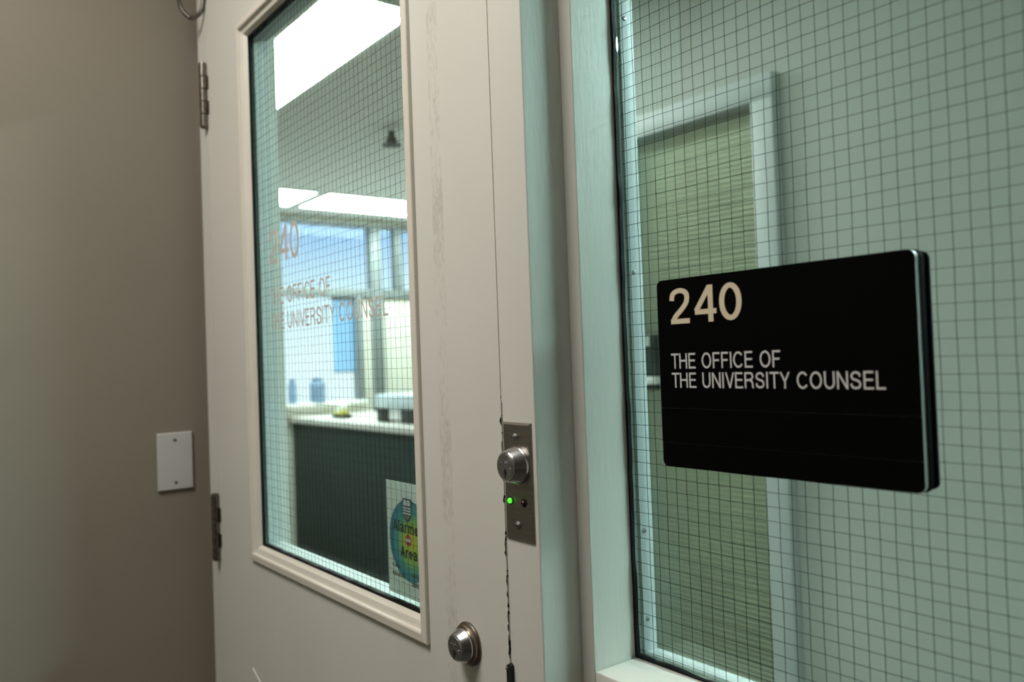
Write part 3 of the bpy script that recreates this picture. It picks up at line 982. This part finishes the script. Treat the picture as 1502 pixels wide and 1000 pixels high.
# keypad unit in front of the blind
kp = empty('door_intercom', (-1.26, YC-0.01, 1.376))
tag(kp, 'dark keypad unit with a white lower strip at the left edge of the sign', 'keypad')
box('body', -1.322, -1.215, YC-0.034, YC-0.0005, 1.408, 1.556, 'dark_plastic', kp, 0.004)
for r in range(3):
    for c in range(4):
        box('key', -1.313+c*0.024, -1.299+c*0.024, YC-0.040, YC-0.0335, 1.522+r*0.0105, 1.529+r*0.0105, 'white_trim', kp, 0.001)
box('lower_strip', -1.325, -1.212, YC-0.036, YC-0.0005, 1.3985, 1.4235, 'white_trim', kp, 0.003)
box('base', -1.318, -1.219, YC-0.032, YC-0.0005, 1.379, 1.3985, 'dark_plastic', kp, 0.003)
box('bracket', -1.400, -1.322, YC-0.012, YC-0.0003, 1.44, 1.50, 'dark_plastic', kp, 0.002)

# ------------------------------------------------------------------ office: ceiling lights
def troffer(x0, x1, y0, y1, label, lens='lens'):
    t = empty('ceiling_light', ((x0+x1)/2, (y0+y1)/2, CEIL))
    tag(t, label, 'ceiling light', 'fluorescent troffers in the office ceiling')
    box('lens', x0, x1, y0, y1, CEIL-0.006, CEIL-0.0003, lens, t)
    w = 0.018
    for a, b, c, d in ((x0-w, x0, y0-w, y1+w), (x1, x1+w, y0-w, y1+w), (x0, x1, y0-w, y0), (x0, x1, y1, y1+w)):
        box('rim', a, b, c, d, CEIL-0.009, CEIL-0.0003, 'white_trim', t)
troffer(-3.25, -1.81, 0.55, 0.86, 'large bright fluorescent light at the top of the door glass')
troffer(-5.27, -4.74, 0.62, 1.81, 'far fluorescent light beside the jamb, left of the short gap')
troffer(-5.27, -4.74, 1.900, 3.11, 'far fluorescent light over the windows, right of the short gap')
troffer(0.45, 1.65, 1.62, 1.92, 'fluorescent light over the added recess behind the fixed pane', 'lens_cool')
troffer(-1.70, -0.70, 0.45, 0.75, 'added unseen fill light for the wall and blind behind the fixed pane', 'lens_fill')  # added out of view to brighten the inner wall and blind

# sprinkler under the ceiling
sp = empty('ceiling_sprinkler', (-3.10, 1.48, CEIL))
tag(sp, 'small dark sprinkler under the office ceiling at the door glass edge', 'sprinkler')
def lathe_z(name, cx, cy, prof, mat, parent, seg=28):
    bm = bmesh.new()
    bm_lathe_y(bm, 0, 0, prof, seg)
    bmesh.ops.rotate(bm, cent=(0, 0, 0), matrix=Matrix.Rotation(math.radians(90), 3, 'X'), verts=bm.verts[:])
    bmesh.ops.translate(bm, vec=(cx, cy, 0), verts=bm.verts[:])
    return from_bm(name, bm, mat, parent, smooth=True)
lathe_z('escutcheon', -3.10, 1.48, [(0, CEIL-0.0005), (0.055, CEIL-0.0005), (0.05, CEIL-0.012), (0.02, CEIL-0.02), (0, CEIL-0.02)], 'white_trim', sp)
lathe_z('head', -3.10, 1.48, [(0, CEIL-0.0195), (0.018, CEIL-0.0195), (0.016, CEIL-0.045), (0.028, CEIL-0.055), (0.028, CEIL-0.075), (0.012, CEIL-0.085), (0, CEIL-0.085)], 'dark_plastic', sp)
lathe_z('deflector', -3.10, 1.48, [(0, CEIL-0.0845), (0.05, CEIL-0.088), (0.05, CEIL-0.092), (0, CEIL-0.092)], 'dark_plastic', sp)

# ------------------------------------------------------------------ office: reception counter
ct = empty('reception_counter', (-4.2, 2.2, 0))
tag(ct, 'long dark green reception counter seen through the door glass', 'counter')
box('front_panel', -5.58, -2.9, 1.925, 1.965, 0, 1.058, 'counter', ct, 0.002)
box('end_panel', -2.9, -2.86, 1.925, 2.5, 0, 1.058, 'counter', ct, 0.002)
box('worktop', -5.59, -2.84, 1.895, 2.60, 1.058, 1.100, 'countertop', ct, 0.004)
# things on the counter
pr2 = empty('document_tray', (-4.22, 2.08, 1.10))
tag(pr2, 'pale blue-grey tray on dark feet at the right end of the counter in view', 'tray')
box('tray', -4.40, -3.85, 2.02, 2.30, 1.195, 1.285, 'pale_blue', pr2, 0.012)
box('foot', -4.40, -4.27, 2.03, 2.25, 1.1002, 1.195, 'dark_plastic', pr2, 0.01)
box('foot', -4.08, -3.88, 2.03, 2.25, 1.1002, 1.195, 'dark_plastic', pr2, 0.01)
box('drawer', -4.265, -4.085, 2.05, 2.20, 1.115, 1.195, 'white_trim', pr2, 0.006)
tp = empty('tape_dispenser', (-5.0, 2.05, 1.10))
tag(tp, 'small white and yellow dispenser alone on the counter near the blue panel', 'dispenser')
box('base', -5.09, -4.90, 2.03, 2.10, 1.1002, 1.128, 'dark_plastic', tp, 0.006)
box('label_band', -5.05, -4.94, 2.028, 2.10, 1.128, 1.150, 'yellow', tp, 0.004)
bm = bmesh.new()
bm_lathe_y(bm, -4.995, 1.178, [(0.012, 2.035), (0.032, 2.035), (0.032, 2.09), (0.012, 2.09), (0.012, 2.035)], 24)
from_bm('roll', bm, 'paper', tp, smooth=True)

# ------------------------------------------------------------------ office: far window wall
XF = -5.60
ZT0, ZT1 = 2.045, 2.115       # transom
bm = bmesh.new()
bm_box(bm, XF-0.1, XF, 0.03, 3.7, 0, 1.185)
bm_box(bm, XF-0.1, XF, 0.03, 3.7, 2.655, CEIL)
bm_box(bm, XF-0.1, XF, 2.53, 3.7, 1.185, ZT0)
struct(from_bm('wall_far', bm, 'int_wall', recalc=False), 'far office wall with high windows')
w3 = empty('window_3', (XF, 2.0, 1.17))
struct(w3, 'far office windows with grey frames')
box('transom', XF-0.06, XF+0.03, 0.03, 3.6, ZT0, ZT1, 'grey_metal', w3, 0.004)
box('head', XF-0.06, XF+0.03, 0.03, 3.6, 2.63, 2.66, 'grey_metal', w3, 0.004)
box('sill', XF-0.06, XF+0.06, 0.03, 2.56, 1.170, 1.200, 'white_trim', w3, 0.004)
box('mullion', XF-0.06, XF+0.05, 2.645, 2.735, 1.10, 2.63, 'grey_metal', w3, 0.004)
box('mullion', XF-0.06, XF+0.04, 2.885, 2.945, ZT1, 2.63, 'grey_metal', w3, 0.004)
box('mullion', XF-0.06, XF+0.04, 2.50, 2.55, 1.195, ZT0, 'grey_metal', w3, 0.004)
box('mullion', XF-0.06, XF+0.04, 1.20, 1.26, 1.195, 2.63, 'grey_metal', w3, 0.004)
for a, b, c, d in ((1.26, 2.645, ZT1, 2.63), (2.735, 2.885, ZT1, 2.63), (2.945, 3.6, ZT1, 2.63), (1.26, 2.50, 1.200, ZT0), (0.03, 1.20, 1.200, ZT0), (0.03, 1.20, ZT1, 2.63)):
    box('pane', XF-0.03, XF-0.024, a, b, c, d, 'clear', w3)
m, n_, b_ = new_mat('blue_translucent_fabric')
b_.inputs['Base Color'].default_value = (0.20, 0.45, 0.80, 1)
b_.inputs['Transmission Weight'].default_value = 0.0
tl = n_.nodes.new('ShaderNodeBsdfTranslucent')
tl.inputs[0].default_value = (0.60, 0.84, 1.0, 1)
tr_ = n_.nodes.new('ShaderNodeBsdfTransparent')
tr_.inputs[0].default_value = (0.78, 0.92, 1.0, 1)
mx_ = n_.nodes.new('ShaderNodeMixShader')
mx_.inputs[0].default_value = 0.6
n_.links.new(tl.outputs[0], mx_.inputs[1])
n_.links.new(tr_.outputs[0], mx_.inputs[2])
n_.links.new(mx_.outputs[0], n_.nodes['Material Output'].inputs[0])
MAT['blue_shade'] = m
bs = empty('roller_shade', (XF, 2.4, 1.43))
tag(bs, 'narrow translucent blue shade in the lower far window', 'window shade')
box('fabric', XF-0.012, XF-0.010, 2.30, 2.497, 1.432, ZT0-0.03, 'blue_shade', bs)
box('roller', XF-0.02, XF+0.01, 2.30, 2.497, ZT0-0.030, ZT0-0.002, 'grey_metal', bs, 0.003)
box('hem_bar', XF-0.015, XF-0.007, 2.30, 2.497, 1.424, 1.436, 'grey_metal', bs, 0.002)
# two things on the far ledge
def jar(cx, cy, r, h, label):
    t = empty('storage_jar', (cx, cy, 1.200))
    tag(t, label, 'jar')
    lathe_z('body', cx, cy, [(0, 1.2002), (r, 1.2002), (r*1.05, 1.215), (r*1.05, 1.200+h*0.75), (r*0.7, 1.200+h*0.86), (r*0.7, 1.200+h*0.9), (0, 1.200+h*0.9)], 'blue_grey', t)
    lathe_z('lid', cx, cy, [(0, 1.200+h*0.9), (r*0.8, 1.200+h*0.9), (r*0.8, 1.200+h*0.97), (r*0.3, 1.200+h), (0, 1.200+h)], 'blue_grey', t)
jar(XF+0.02, 1.930, 0.030, 0.195, 'blurred blue-grey jar on the far ledge, next to the jamb')
jar(XF+0.02, 2.140, 0.056, 0.195, 'blurred blue-grey jar on the far ledge, nearer the blue shade')
